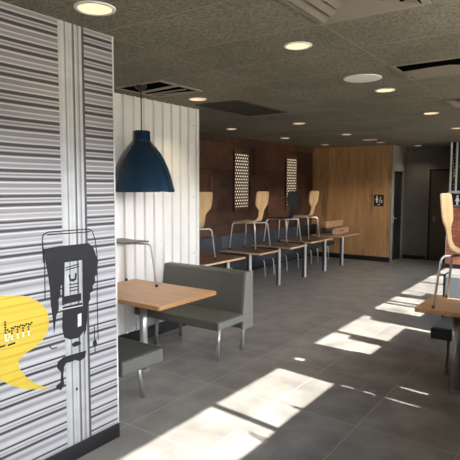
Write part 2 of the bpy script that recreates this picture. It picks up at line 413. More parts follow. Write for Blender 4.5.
# oak wall at the far end, recessed black plinth, metal corner
struct(MB().box((XBR, YOAK, .12), (XOAK, YOAK+.10, HC)).build('wall_back_oak', MT['oak_wall']))
struct(MB().box((XBR, YOAK+.02, 0), (XOAK, YOAK+.10, .12)).build('baseboard_back_oak', MT['black_base']))
struct(MB().box((XOAK-.005, YOAK-.006, .12), (XOAK+.035, YOAK+.10, HC)).build('trim_4', MT['beige_metal']))
# corridor: side wall with a doorway, back wall with a door
YC = 12.78
cw = MB()
cw.box((XOAK-.09, YOAK+.10, 0), (XOAK+.03, YOAK+.17, HC)); cw.box((XOAK-.09, YOAK+.17, 2.14), (XOAK+.03, YC, HC)); cw.box((XOAK-.09, 12.70, 0), (XOAK+.03, YC, 2.14))
struct(cw.build('wall_corridor_left', MT['plaster_mid']))
sbox('wall_corridor_back', (XOAK-.09, YC, 0), (XR+.1, YC+.1, HC), 'plaster_cool')
struct(MB().box((XOAK+.03, YC-.014, 0), (-3.16, YC, .09)).build('baseboard_corridor', MT['black_base']))
wr = MB(); wr.box((XBR-.1, YC+.1, 0), (XOAK-.09, YC+.2, HC)); wr.box((XBR-.1, YOAK+.1, 0), (XBR, YC+.1, HC))
struct(wr.build('wall_restroom', MT['plaster_dark']))
d1 = struct(MB().box((0, -.02, .008), (.72, .02, 2.135), bev=.003).build('door_1', MT['door_dark'], loc=(XOAK-.03, 12.695, 0)))
d1.rotation_euler = (0, 0, -PI/2)
hb = MB(); hb.box((.60, -.030, .92), (.64, -.02, 1.10), bev=.003); hb.tube([(.62, -.02, 1.02), (.62, -.06, 1.02), (.50, -.06, 1.02)], .011)
hb.box((.60, .02, .92), (.64, .030, 1.10), bev=.003); hb.tube([(.62, .02, 1.02), (.62, .06, 1.02), (.50, .06, 1.02)], .011)
hb.build('door_handle', MT['chrome'], d1)
DX = -3.135
tr = MB(); tr.box((DX, YC-.03, 0), (DX+.06, YC, 2.20)); tr.box((DX+.06, YC-.03, 2.15), (DX+.90, YC, 2.20)); tr.box((DX+.90, YC-.03, 0), (DX+.96, YC, 2.20))
struct(tr.build('trim_5', MT['black']))
tq = MB(); tq.box((DX-.014, YC-.036, 0), (DX, YC, 2.214)); tq.box((DX, YC-.036, 2.20), (DX+.96, YC, 2.214))
struct(tq.build('trim_6', MT['beige_metal']))
d2 = struct(MB().box((-.42, -.012, .008), (.42, .012, 2.149)).build('door_2', MT['door_brown'], loc=(DX+.48, YC-.013, 0)))
h2 = MB(); h2.box((-.36, -.022, .93), (-.32, -.012, 1.07), bev=.002); h2.tube([(-.34, -.012, 1.0), (-.34, -.06, 1.0), (-.22, -.06, 1.0)], .011)
h2.build('door_handle', MT['beige_metal'], d2)

# ---- right wall: high daylight panes over solid lower panels, dark piers
SUN_SH = .11
H1, H2 = 2.445, 2.495
# (y0, y1, z0, z1) of every right wall opening, shaped to throw the sun patches; glazed ones also get a pane
panes = [(-1.2, .1, 1.9, H1), (.17, 1.45, 1.9, H1), (1.50, 2.81, 1.90, H1), (2.875, 3.885, 1.915, H1), (4.80, 5.27, 1.93, H2), (5.27, 5.355, 1.80, H2), (5.43, 6.09, 1.93, H2), (6.09, 6.19, 1.67, H2), (6.19, 6.35, 2.36, H2),  # first two panes are unseen, added to brighten the mural's foot
         (6.80, 7.24, 1.93, H2+.02), (7.32, 7.42, 1.93, H2+.02), (7.50, 7.86, 1.86, H2+.02), (8.10, 8.40, 2.2, H2+.03), (8.42, 9.35, 1.88, H2+.03), (9.45, 10.3, 1.95, H2+.03), (10.6, 11.5, 1.85, H2+.03)]
slits = [(4.20, 4.27, 2.33, H1), (3.905, 3.922, 1.30, 1.55), (3.900, 3.918, 1.60, 1.72), (3.897, 3.915, 1.76, 1.895), (4.205, 4.228, 1.30, 1.53)]  # unseen gaps added to throw thin sun streaks on the floor
T = .04
ops = panes+slits
ys = sorted(set([YB, YC]+[v for o_ in ops for v in o_[:2]]))
rw = MB()
for a, b in zip(ys, ys[1:]):
    m_ = (a+b)/2; zs = sorted([o_[2:] for o_ in ops if o_[0] < m_ < o_[1]]); z = 0
    for z0, z1 in zs:
        rw.box((XR, a, z), (XR+T, b, z0)); z = z1
    rw.box((XR, a, z), (XR+T, b, HC))
struct(rw.build('wall_right', MT['brown_wall']))
def M_glass(name):
    m, nt, b = new_mat(name)
    nt.nodes.remove(b)
    tr_ = N(nt, 'ShaderNodeBsdfTransparent'); gl = N(nt, 'ShaderNodeBsdfGlossy'); gl.inputs['Roughness'].default_value = .02
    mx = N(nt, 'ShaderNodeMixShader'); fr = N(nt, 'ShaderNodeFresnel'); fr.inputs['IOR'].default_value = 1.2
    nt.links.new(fr.outputs[0], mx.inputs[0]); nt.links.new(tr_.outputs[0], mx.inputs[1]); nt.links.new(gl.outputs[0], mx.inputs[2])
    nt.links.new(mx.outputs[0], nt.nodes['Material Output'].inputs['Surface'])
    return m
MT['glass'] = M_glass('clear_glass')
for i, (a, b, z0, z1) in enumerate(panes):
    struct(MB().box((XR+.018, a, z0), (XR+.024, b, z1)).build('window_%d' % (i+1), MT['glass']))
lt_ = MB(); lt_.box((XR+.002, 3.230, 1.9152), (XR+.016, 3.268, 1.985)); struct(lt_.build('trim_21', MT['dark_post']))
lt_ = MB(); lt_.box((XR+.002, 2.640, 1.9002), (XR+.016, 2.658, 2.0)); lt_.box((XR+.002, 2.672, 1.9002), (XR+.016, 2.69, 2.03)); struct(lt_.build('trim_22', MT['dark_post']))
sbox('wall_front', (XM, YB-.1, 0), (XR+.05, YB, HC), 'brown_wall')

# ------------------------------------------------------------------ printed mural on the near partition
def onwall(u, v, d): return (XM+d, u, v)
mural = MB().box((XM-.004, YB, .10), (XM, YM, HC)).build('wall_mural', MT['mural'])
tag(mural, 'large wall print of ribbed grey metal sheeting covering the near left partition', 'mural')
MB().box((XM, 1.94, .10), (XM+.0012, 2.13, HC)).build('printed_post', MT['strap'], mural)['label'] = 'pale metal post printed up the sheeting'
bub = [(1.525, 1.150), (1.596, 1.14), (1.676, 1.123), (1.759, 1.078), (1.812, 1.02), (1.83, .949), (1.818, .884), (1.778, .833), (1.717, .803), (1.658, .783), (1.62, .755),
       (1.624, .713), (1.667, .647), (1.73, .584), (1.817, .531), (1.742, .548), (1.652, .580), (1.566, .632), (1.508, .679), (1.44, .73), (1.33, .76), (1.23, .80), (1.16, .86), (1.13, .93), (1.15, 1.01), (1.22, 1.08), (1.32, 1.13), (1.42, 1.15)]
bo = MB().prism(bub, onwall, .0012, .0022).build('speech_bubble', MT['yellow'], mural); bo['label'] = 'yellow speech bubble with a curled tail'
# dotted lettering: whirrr, upper half in black dots, lower half in white dots
def letter_dots(ch):
    if ch == 'b': return [(0, i*.95) for i in range(8)] + [(.9, 3.7), (1.5, 2.9), (1.6, 1.9), (1.5, .9), (.9, 0)], 2.5
    return [(0, 0), (0, 1), (0, 2), (0, 3), (0, 4), (.75, 3.7), (1.4, 4.2)], 2.3
cx = 1.548; u = .0152
for ch in 'brrrr':
    dots, adv = letter_dots(ch); lm = MB()
    for a, b in dots:
        yy, zz = cx+a*u, .893+b*u*1.03
        lm.prism([(yy+.0062*math.cos(t*PI/4), zz+.0062*math.sin(t*PI/4)) for t in range(8)], onwall, .0022, .003, MT['black'] if b >= 2 else MT['white'])
    lm.build('letter', None, bo)
    cx += adv*u
ds = MB()
for a, b in ((1.47, 1.545), (1.56, 1.605)):
    ds.prism([(a, .858), (b, .861), (b, .871), (a, .868)], onwall, .0022, .003)
ds.build('dash', MT['black'], bo)
P = {'band': [(1.806, 1.382), (1.921, 1.389), (2.032, 1.388), (2.134, 1.389), (2.173, 1.359), (2.197, 1.297), (2.179, 1.26), (2.146, 1.238), (2.119, 1.267), (2.083, 1.284), (1.947, 1.284), (1.939, 1.251), (1.925, 1.284), (1.82, 1.279)],
 'spike': [(1.82, 1.285), (1.945, 1.288), (1.940, 1.22), (1.928, 1.20), (1.930, 1.16), (1.914, 1.13), (1.916, 1.09), (1.900, 1.06), (1.900, 1.00), (1.88, .963), (1.862, .855), (1.855, .956), (1.844, 1.044), (1.84, 1.143), (1.831, 1.217)],
 'right': [(2.084, 1.291), (2.16, 1.31), (2.198, 1.30), (2.214, 1.262), (2.200, 1.215), (2.208, 1.175), (2.182, 1.165), (2.186, 1.125), (2.162, 1.105), (2.166, 1.07), (2.140, 1.06), (2.142, 1.02), (2.124, 1.00), (2.116, .921), (2.103, .824), (2.087, .795), (2.082, .908), (2.082, 1.071)],
 'cup': [(1.934, 1.074), (2.07, 1.073), (2.069, 1.025), (1.932, 1.024)],
 'cup2': [(1.928, 1.01), (2.076, 1.01), (2.089, .906), (2.083, .822), (2.047, .788), (1.978, .792), (1.934, .816), (1.921, .879)],
 'mark': [(1.978, 1.202), (1.989, 1.207), (1.992, 1.175), (2.022, 1.174), (2.027, 1.208), (2.039, 1.206), (2.034, 1.166), (2.011, 1.156), (1.984, 1.164)],
 'leftrim': [(1.928, 1.29), (1.950, 1.285), (1.946, 1.19), (1.940, 1.02), (1.925, 1.02)]}
g = MB()
for i, k in enumerate(P): g.prism(P[k], onwall, .0012, .0022+.00015*i)
L = [[(1.803, 1.299), (1.798, 1.436), (1.805, 1.468), (1.84, 1.48), (1.997, 1.479), (2.136, 1.479), (2.168, 1.464), (2.191, 1.403), (2.205, 1.296), (2.198, 1.004), (2.2, .734)],
     [(1.798, 1.436), (1.81, 1.304), (1.806, 1.076)], [(1.833, 1.464), (2.152, 1.460)], [(1.825, .79), (1.846, .766), (1.881, .769)], [(2.169, .842), (2.173, .659)],
     [(1.955, 1.25), (2.06, 1.262)], [(1.955, 1.235), (2.06, 1.247)], [(1.98, 1.14), (2.05, 1.14)], [(1.98, 1.12), (2.05, 1.12)], [(1.98, 1.10), (2.05, 1.10)]]
def strip(mb, pts, w, d0, d1):
    for (a, b), (c, d) in zip(pts, pts[1:]):
        dx, dz = c-a, d-b; l = math.hypot(dx, dz); nx, nz = -dz/l*w, dx/l*w
        mb.prism([(a+nx, b+nz), (a-nx, b-nz), (c-nx, d-nz), (c+nx, d+nz)], onwall, d0, d1)
for l in L: strip(g, l, .0035, .0012, .0020)
bl = g.build('printed_blender', MT['charcoal'], mural); bl['label'] = 'black stencilled silhouette of a blender jug'
w = MB().prism([(2.039, .94), (2.067, .944), (2.065, .863), (2.037, .859)], onwall, .0022, .0038); strip(w, [(1.925, .995), (2.078, .992)], .003, .0022, .0038)
w.build('printed_label', MT['pale_print'], bl)
sp = MB()
for q in ([(1.926, .694), (1.975, .693), (2.1, .689), (2.091, .648), (2.051, .633), (2.012, .65), (1.974, .648), (1.944, .65), (1.928, .629), (1.92, .581), (1.925, .521), (1.902, .49), (1.87, .507), (1.867, .527), (1.9, .542), (1.905, .604), (1.877, .638), (1.882, .675)],
          [(1.988, .761), (2.015, .77), (2.054, .764), (2.061, .742), (2.03, .737), (1.999, .738)], [(2.158, .737), (2.183, .745), (2.191, .709), (2.17, .694), (2.154, .712)],
          [(2.013, .465), (2.026, .468), (2.028, .450), (2.015, .447)]):
    sp.prism(q, onwall, .0012, .0022)
sp.build('printed_splash', MT['charcoal'], mural)

# ------------------------------------------------------------------ ceiling fittings
def downlight(x, y, r, label):
    t = thing('recessed_downlight', label, 'ceiling light', (x, y, HC), 0, 'recessed ceiling downlights')
    MB().lathe([(r*.80, -.004), (r*.84, -.009), (r*.97, -.007), (r, 0)], n=32).build('trim_ring', MT['white'], t)
    MB().lathe([(r*.82, -.0035), (r*.45, -.0030), (.002, -.0028)], n=32, cap1=True).build('lens', MT['glow'], t)
    return t
DL = [(-2.284, 1.943, .115, 'round warm ceiling downlight above the near printed wall, largest of all'),
      (-1.706, 3.243, .100, 'round warm ceiling downlight beside the large ceiling vent nearest the camera'),
      (-1.735, 5.187, .100, 'round warm ceiling downlight just behind the big white disc'),
      (-3.64, 4.537, .100, 'round warm ceiling downlight by the top end of the white ribbed wall'),
      (-1.752, 7.10, .100, 'round warm ceiling downlight in the small vent row at right, fourth along that row'),
      (-4.997, 7.142, .095, 'round warm ceiling downlight close to the dark panelled wall, nearest of its row'),
      (-3.703, 7.109, .100, 'round warm ceiling downlight just beyond the dark ceiling grille'),
      (-5.024, 9.053, .095, 'round warm ceiling downlight above the dark panelled wall, middle of its row'),
      (-5.02, 10.939, .095, 'round warm ceiling downlight in the corner where dark panels meet the oak wall'),
      (-3.725, 9.05, .095, 'round warm ceiling downlight second back from the dark ceiling grille'),
      (-3.758, 11.038, .090, 'round warm ceiling downlight just before the oak wall, behind the small white disc'),
      (-1.824, 9.098, .095, 'round warm ceiling downlight at the right edge, above the leafy screen'),
      (-3.31, 12.34, .090, 'round warm ceiling downlight in the corridor beyond the oak wall')]
for a in DL: downlight(*a)
def spot(x, y, e, blend=.7, ang=110):
    li = bpy.data.lights.new('downlight_beam', 'SPOT'); li.energy = e; li.color = (1., .80, .56); li.spot_size = math.radians(ang); li.spot_blend = blend; li.shadow_soft_size = .07
    o = bpy.data.objects.new('downlight_beam', li); o.location = (x, y, HC-.03); COL.objects.link(o)
for x, y, r, _ in DL: spot(x, y, 5 if y < 2.5 else 24 if x < -3 and y < 5 else 7 if x > -2 else 10)
def speaker(x, y, r, label):
    t = thing('ceiling_speaker', label, 'speaker', (x, y, HC), 0, 'white disc speakers in the ceiling')
    MB().lathe([(r*.90, -.006), (r*.96, -.010), (r, -.006), (r, 0)], n=40).build('rim', MT['white'], t)
    MB().lathe([(r*.92, -.007), (r*.5, -.008), (.002, -.0085)], n=40, cap1=True).build('grille', MT['white_disc'], t)
speaker(-1.718, 4.513, .17, 'big plain white disc speaker in the ceiling, unlit')
speaker(-3.729, 10.305, .15, 'small looking white disc speaker set far back in ceiling near the oak wall')

def diffuser(x0, y0, x1, y1, label, frame='beige_metal', tilt=(0, 0), open_core=True, slots=((-.08, .10, 9), (.12, .25, 12))):
    cx_, cy_ = (x0+x1)/2, (y0+y1)/2; hx, hy = (x1-x0)/2, (y1-y0)/2
    t = thing('ceiling_vent', label, 'air vent', (cx_, cy_, HC), 0, 'square ceiling vents')
    def frustum(ax, ay, za, bx, by, zb, nm, mat, off=(0, 0)):
        b = MB()
        A = [(-ax, -ay, za), (ax, -ay, za), (ax, ay, za), (-ax, ay, za)]; B = [(-bx+off[0], -by+off[1], zb), (bx+off[0], -by+off[1], zb), (bx+off[0], by+off[1], zb), (-bx+off[0], by+off[1], zb)]
        va = [b.bm.verts.new(p) for p in A]; vb = [b.bm.verts.new(p) for p in B]
        vc = [b.bm.verts.new((p[0], p[1], p[2]+.003)) for p in A]; vd = [b.bm.verts.new((p[0], p[1], p[2]+.003)) for p in B]
        for i in range(4):
            j = (i+1) % 4
            b.bm.faces.new([va[i], va[j], vb[j], vb[i]]); b.bm.faces.new([vc[i], vd[i], vd[j], vc[j]])
            b.bm.faces.new([va[i], vc[i], vc[j], va[j]]); b.bm.faces.new([vb[i], vb[j], vd[j], vd[i]])
        return b.build(nm, MT[mat], t)
    f = MB()
    for lo, hi in (((-hx, -hy), (hx, -hy+.035)), ((-hx, hy-.035), (hx, hy)), ((-hx, -hy+.035), (-hx+.035, hy-.035)), ((hx-.035, -hy+.035), (hx, hy-.035))):
        f.box((lo[0], lo[1], -.010), (hi[0], hi[1], 0))
    f.build('frame', MT[frame], t)
    MB().box((-hx+.03, -hy+.03, -.003), (hx-.03, hy-.03, 0)).build('duct_opening', MT['void'], t)
    ks = (.86, .62, .38)
    for i, k in enumerate(ks):
        if not open_core: continue
        frustum(hx*k, hy*k, -.016, hx*(k-.19), hy*(k-.19), -.005, 'louvre', frame, tilt)
    if open_core: MB().box((-hx*.18, -hy*.18, -.016), (hx*.18, hy*.18, -.012)).build('louvre', MT[frame], t)
    else:
        for q, (ya, yb_, aa) in enumerate(slots):
            MB().box((-hx+.05, ya, -.016), (hx-.05, yb_, -.012), rot=Matrix.Rotation(math.radians(-aa*.35), 3, 'X') @ Matrix.Rotation(math.radians(2*(q-1)), 3, 'Y'), piv=(0, yb_, -.013)).build('louvre', MT[frame], t)
    return t
diffuser(-1.372, 2.262, -.735, 2.900, 'beige stepped square ceiling vent nearest the camera, cut by the top edge')
diffuser(-1.372, 4.174, -.735, 4.811, 'square ceiling vent with a wide black slot, right of the white disc', tilt=(.03, -.05), open_core=False)
diffuser(-1.372, 6.085, -.735, 6.722, 'square ceiling vent at the right picture edge, farther back than the slotted one')
v3 = diffuser(-3.915, 3.537, -3.282, 4.174, 'broken square ceiling vent with black gaps above the blue lamp', tilt=(.04, .05), open_core=False, slots=((-.06, .0, 8), (.10, .13, 9), (.20, .235, 12)))
t = thing('ceiling_grille', 'dark flat return air grille set in the ceiling beyond the white wall', 'air vent', (-3.595, 5.40, HC))
f = MB(); hx, hy = .315, .575
for lo, hi in (((-hx, -hy), (hx, -hy+.02)), ((-hx, hy-.02), (hx, hy)), ((-hx, -hy+.02), (-hx+.02, hy-.02)), ((hx-.02, -hy+.02), (hx, hy-.02))):
    f.box((lo[0], lo[1], -.008), (hi[0], hi[1], 0))
f.build('frame', MT['grille_dark'], t)
f = MB()
for i in range(38): f.box((-hx+.02, -hy+.03+i*.0295, -.006), (hx-.02, -hy+.038+i*.0295, -.001))
f.build('slats', MT['grille_dark'], t)
MB().box((-hx+.02, -hy+.02, -.001), (hx-.02, hy-.02, 0)).build('backing', MT['black'], t)

# ------------------------------------------------------------------ blue pendant
LX, LY = -3.59, 3.60
lamp = thing('pendant_lamp', 'large dark blue dome pendant lamp hanging over the near oak table', 'lamp', (LX, LY, 0))
R0 = .322; Z0 = 1.700
prof = [(R0, 0), (R0-.002, .02), (.302, .09), (.283, .16), (.258, .235), (.226, .31), (.190, .375), (.150, .430), (.115, .468), (.098, .490)]
MB().lathe([(r, Z0+z) for r, z in prof], n=64).lathe([(r-.004, Z0+z) for r, z in prof[::-1]] + [(R0, Z0)], n=64).build('lamp_shade', MT['blue'], lamp)
MB().lathe([(.098, Z0+.488), (.088, Z0+.500), (.086, Z0+.585), (.080, Z0+.592), (.012, Z0+.597)], n=48, cap0=True, cap1=True).build('neck', MT['blue'], lamp)
MB().tube([(0, 0, Z0+.595), (.002, 0, Z0+.8), (0, 0, HC-.05)], .006).build('cord', MT['black'], lamp)
MB().lathe([(.055, HC-.001), (.055, HC-.03), (.02, HC-.055), (.004, HC-.056)], n=24, cap0=True, cap1=True).build('ceiling_rose', MT['black'], lamp)
MB().lathe([(.002, Z0+.30), (.030, Z0+.305), (.045, Z0+.34), (.030, Z0+.39), (.018, Z0+.42), (.018, Z0+.49)], n=24).build('bulb', MT['white_in'], lamp)

# ------------------------------------------------------------------ tables
def slab(mb, x0, y0, x1, y1, z0, z1, top, edge):
    k1, k2 = mb.mi(top), mb.mi(edge); b2 = bmesh.new(); bmesh.ops.create_cube(b2, size=1)
    for v in b2.verts: v.co = Vector(((x0+x1)/2+v.co.x*(x1-x0), (y0+y1)/2+v.co.y*(y1-y0), (z0+z1)/2+v.co.z*(z1-z0)))
    bmesh.ops.bevel(b2, geom=[e for e in b2.edges if abs(e.verts[0].co.z-e.verts[1].co.z) > .01], offset=.010, segments=3, affect='EDGES')
    mp = {v: mb.bm.verts.new(v.co) for v in b2.verts}
    for f in b2.faces:
        n = f.normal; g_ = mb.bm.faces.new([mp[v] for v in f.verts]); g_.material_index = k1 if abs(n.z) > .5 else k2
    b2.free(); return mb
def booth_table(x0, y0, x1, y1, h, post_x, post_y, label, r=.036):
    t = thing('booth_table', label, 'table', (post_x, post_y, 0), 0, 'light oak booth tables')
    slab(MB(), x0-post_x, y0-post_y, x1-post_x, y1-post_y, h-.036, h, MT['oak_top'], MT['oak_edge']).build('tabletop', None, t)
    MB().lathe([(r, .012), (r, h-.0435)], n=24, cap0=True, cap1=True).build('pedestal', MT['steel'], t)
    MB().lathe([(.048, 0), (.048, .008), (.037, .014)], n=24, cap0=True, cap1=True).build('foot_plate', MT['steel'], t)
    MB().box((-.15, -.10, h-.043), (.15, .10, h-.0365)).build('mounting_plate', MT['black'], t)
    return t
HT = .725
lt = booth_table(XWH+.026, 3.15, -2.955, 3.98, HT, -3.39, 3.40, 'light oak booth table under the blue lamp by the white ribbed wall')
rt = booth_table(-1.17, 4.42, .05, 5.02, HT, -.855, 4.62, 'light oak booth table at the right edge with a pale chair standing on it', r=.044)

# ------------------------------------------------------------------ benches
def bench(x0, x1, y0, y1, seat_z, back, label, mats, back_top=.86, legs=(), sth=.095, splay=-.03, cat='bench', loc_name='banquette_bench', flip=1):
    """seat spans y0..y1, the backrest stands beyond y1; legs = list of (x, y)"""
    t = thing(loc_name, label, cat, ((x0+x1)/2, (y0+y1)/2, 0), 0, 'upholstered booth benches')
    ox, oy = (x0+x1)/2, (y0+y1)/2
    ms, me = mats
    s = MB(); s.box((x0-ox, y0-oy, seat_z-sth), (x1-ox, y1-oy, seat_z), bev=.016, seg=3)
    s.build('seat', MT[ms], t)
    e = MB(); e.box((x1-ox-.004, y0-oy+.012, seat_z-sth+.008), (x1-ox+.006, y1-oy-.004, seat_z-.012), bev=.003)
    e.build('seat_end', MT[me], t)
    if back:
        b = MB(); A = y1-oy-.02
        b.prism([(A, .25), (A, seat_z-.02), (A+.055, back_top-.02), (A+.075, back_top), (A+.165, back_top), (A+.18, back_top-.02), (A+.18, .25)], lambda u, v, d: (d, u, v), x0-ox, x1-ox-.022)
        b.build('backrest', MT[ms], t)
        p = MB()   # upholstered end panel, wider at the foot
        p.prism([(A-.005, .240), (A-.005, seat_z-.02), (A+.05, back_top+.004), (A+.185, back_top+.004), (A+.185, .240)], lambda u, v, d: (d, u, v), x1-ox-.022, x1-ox+.006)
        p.build('end_panel', MT[me], t)
    for lx, ly in legs:
        MB().tube([(lx-ox, ly-oy-splay, seat_z-sth+.004), (lx-ox, ly-oy, 0)], .019, n=14).build('leg', MT['steel'], t)
    return t
b1 = bench(XWH+.024, -2.93, 3.96, 4.43, .410, True, 'olive grey upholstered booth bench with high back beside the white ribbed wall', ('vinyl', 'vinyl_side'),
      legs=((-2.978, 4.02), (-2.972, 4.46), (-3.85, 4.46), (-3.85, 4.05)), back_top=.845, sth=.085)
b2_ = bench(XWH+.024, -2.815, 2.58, 3.04, .430, False, 'charcoal upholstered bench seat peeking out behind the printed wall end', ('vinyl_dark', 'vinyl_dark_side'),
      legs=((-2.955, 2.95), (-2.955, 2.66), (-3.85, 2.95), (-3.85, 2.66)), sth=.12, splay=.06)
bb = MB(); bb.box((XWH+.024-(XWH+.024-2.80)/2, 2.50-2.8075, .25), (-2.98-(XWH+.024-2.80)/2, 2.575-2.8075, .86), bev=.016, seg=3)
bb.build('backrest', MT['vinyl_dark'], b2_)
b3 = bench(-1.14, .05, 4.91, 5.40, .45, True, 'blue grey booth bench at the right edge behind the oak table', ('vinyl_blue', 'vinyl_navy'),
      legs=((-1.013, 4.985), (-1.02, 5.42), (-.05, 4.985), (-.05, 5.42)), back_top=.87)
fp = MB(); fp.box((-1.14+.545, 4.895-5.155, .345), (.05+.545, 4.912-5.155, .440), bev=.003); fp.build('seat_front_shade', MT['black'], b3)  # black strip paints in shade on the seat's front face
sp_ = MB(); sp_.box((-1.155+.545, 5.40-5.155, .235), (-1.135+.545, 5.60-5.155, .876)); sp_.build('end_panel', MT['black'], b3)

# ------------------------------------------------------------------ plywood chair
def rounded(pts, rad=.035, n=5):
    out = [Vector(pts[0])]
    for a, b, c in zip(pts, pts[1:], pts[2:]):
        a, b, c = Vector(a), Vector(b), Vector(c); u_, v_ = (a-b).normalized(), (c-b).normalized()
        r_ = min(rad, (a-b).length*.45, (c-b).length*.45); p, q = b+u_*r_, b+v_*r_
        for i in range(n+1):
            t_ = i/n; out.append(p*(1-t_)**2+b*2*t_*(1-t_)+q*t_**2)
    out.append(Vector(pts[-1])); return out
def shell_mesh(mat, edge):
    path = [(.205, .440, .160), (.198, .448, .185), (.17, .453, .200), (.10, .452, .205), (.03, .450, .203), (-.04, .448, .190), (-.10, .451, .155), (-.145, .463, .112), (-.175, .488, .085),
            (-.193, .525, .072), (-.203, .57, .070), (-.212, .62, .074), (-.217, .650, .092), (-.220, .675, .130), (-.224, .700, .172), (-.229, .735, .194), (-.235, .785, .202), (-.241, .840, .203), (-.247, .890, .198), (-.250, .915, .190), (-.252, .928, .172), (-.253, .933, .140)]
    mb = MB(); nu = 9; th = .011
    P_ = []; 
    for i, (y_, z_, w_) in enumerate(path):
        a, b = path[max(i-1, 0)], path[min(i+1, len(path)-1)]
        ty, tz = b[0]-a[0], b[1]-a[1]; l = math.hypot(ty, tz); ny, nz = tz/l, -ty/l   # normal away from the sitter... flipped below
        row_t, row_b = [], []
        for j in range(nu):
            s = -1+2*j/(nu-1)
            dish = .012*(s*s)*(1 if z_ > .6 else .35)*(w_/.19)
            c = Vector((s*w_, y_+ny*dish if z_ > .5 else y_, z_ + (dish if z_ <= .5 else 0)))
            nrm = Vector((0, ny, nz))
            row_t.append(mb.bm.verts.new(c)); row_b.append(mb.bm.verts.new(c-nrm*th))
        P_.append((row_t, row_b))
    kt, ke = mb.mi(mat), mb.mi(edge)
    n_ = len(P_)
    for i in range(n_-1):
        for j in range(nu-1):
            for r_, fl in ((0, False), (1, True)):
                q = [P_[i][r_][j], P_[i][r_][j+1], P_[i+1][r_][j+1], P_[i+1][r_][j]]
                f_ = mb.bm.faces.new(q[::-1] if fl else q); f_.smooth = True; f_.material_index = kt
        for j in (0, nu-1):
            f_ = mb.bm.faces.new([P_[i][0][j], P_[i+1][0][j], P_[i+1][1][j], P_[i][1][j]]); f_.material_index = ke
    for i in (0, n_-1):
        for j in range(nu-1):
            f_ = mb.bm.faces.new([P_[i][0][j], P_[i][0][j+1], P_[i][1][j+1], P_[i][1][j]]); f_.material_index = ke
    return mb
CG = 'chairs standing on the dark tables'
def make_chair(label, loc, rz, mat, edge, group=None):
    t = thing('plywood_chair', label, 'chair', loc, rz, group); t.scale = (1.04, 1.04, 1.05)
    shell_mesh(MT[mat], MT[edge]).build('seat_shell', None, t)
    for sx_, sy_, fx, fy in ((-1, 1, .245, .235), (1, 1, .245, .235), (-1, -1, .245, -.255), (1, -1, .245, -.255)):
        pts = rounded([(sx_*.05, sy_*.10, .425), (sx_*.212, sy_*.195+(-.02 if sy_ < 0 else 0), .425), (sx_*fx, fy, .012)], .05)
        l = MB().tube(pts, .0105, n=10).build('leg', MT['chrome'], t)
        MB().lathe([(.012, 0), (.014, .004), (.013, .024), (.0115, .026)], (sx_*fx, fy, 0), n=12, cap0=True, cap1=True).build('foot_cap', MT['rubber'], l)
    fr = MB()
    for sx_ in (-1, 1): fr.tube([(sx_*.05, -.10, .425), (sx_*.05, .10, .425)], .0105, n=8)
    fr.box((-.09, -.08, .431), (.09, .08, .437))
    fr.build('seat_frame', MT['chrome'], t)
    return t
ZT = .703
# chair whose front points along local +Y; the row faces the dark wall (-X): rz = +90 deg
base_chair = make_chair('pale plywood chair standing on the dark table half hidden by the white wall', (-4.64, 5.60, ZT), PI/2, 'ply', 'pale_edge', CG)
dup(base_chair, (-4.68, 7.24, ZT), PI/2+.04, 'pale plywood chair on a dark table in front of the nearer pinhole light panel', CG)
cb_ = dup(base_chair, (-4.71, 8.42, ZT), PI/2-.06, 'black plywood chair standing on a dark table between two pale chairs', CG, swap={'seat_shell': [MT['ply_black'], MT['ply_black']]})
dup(base_chair, (-4.70, 9.24, ZT), PI/2+.02, 'pale plywood chair on a dark table, farthest one by the oak wall', CG)
dup(base_chair, (-.765, 4.74, HT), -PI/2, 'pale plywood chair standing on the right oak table in front of red brick', 'chairs standing on the oak tables')
dup(base_chair, (-3.862, 3.57, HT), -.12, 'brown and black plywood chair standing on the near oak table under the blue lamp', 'chairs standing on the oak tables', swap={'seat_shell': [MT['ply_brown'], MT['ply_black']]})

# ------------------------------------------------------------------ row of dark tables along the panelled wall
def row_table(y0, y1, posts, label, xf=-4.19, h=ZT, xb=-5.0):
    t = thing('dining_table', label, 'table', (xf-.2, (y0+y1)/2, 0), 0, 'dark tables along the panelled wall')
    ox, oy = xf-.2, (y0+y1)/2
    slab(MB(), xb-ox, y0-oy, xf-ox, y1-oy, h-.028, h, MT['walnut_top'], MT['pale_edge']).build('tabletop', None, t)
    for py in posts:
        l = MB().box((-4.458-ox, py-oy-.022, .006), (-4.43-ox, py-oy+.022, h-.0285), bev=.004).build('leg', MT['grey_post'], t)
        MB().box((-4.500-ox, py-oy-.024, 0), (-4.459-ox, py-oy+.020, h-.029)).build('leg_shade_side', MT['dark_post'], l)  # dark half paints in the post's shaded side, beside its pale lit face
        MB().box((-4.98-ox, py-oy-.03, h-.075), (-4.502-ox, py-oy+.03, h-.029)).build('support_arm', MT['dark_post'], t)
    return t
row_table(5.35, 6.38, (6.28,), 'dark brown table with pale edge half hidden by the white wall')
row_table(6.80, 7.40, (6.90,), 'dark brown table with pale edge carrying the chair before the nearer pinhole panel')
row_table(7.80, 8.45, (7.86,), 'dark brown table with pale edge under the black chair')
row_table(8.85, 9.85, (8.88, 9.80), 'dark brown table with pale edge on two posts under the farthest pale chair', xf=-4.30)
row_table(10.25, 11.40, (10.72,), 'dark brown table carrying wooden booster boxes against the oak wall', xf=-4.30)
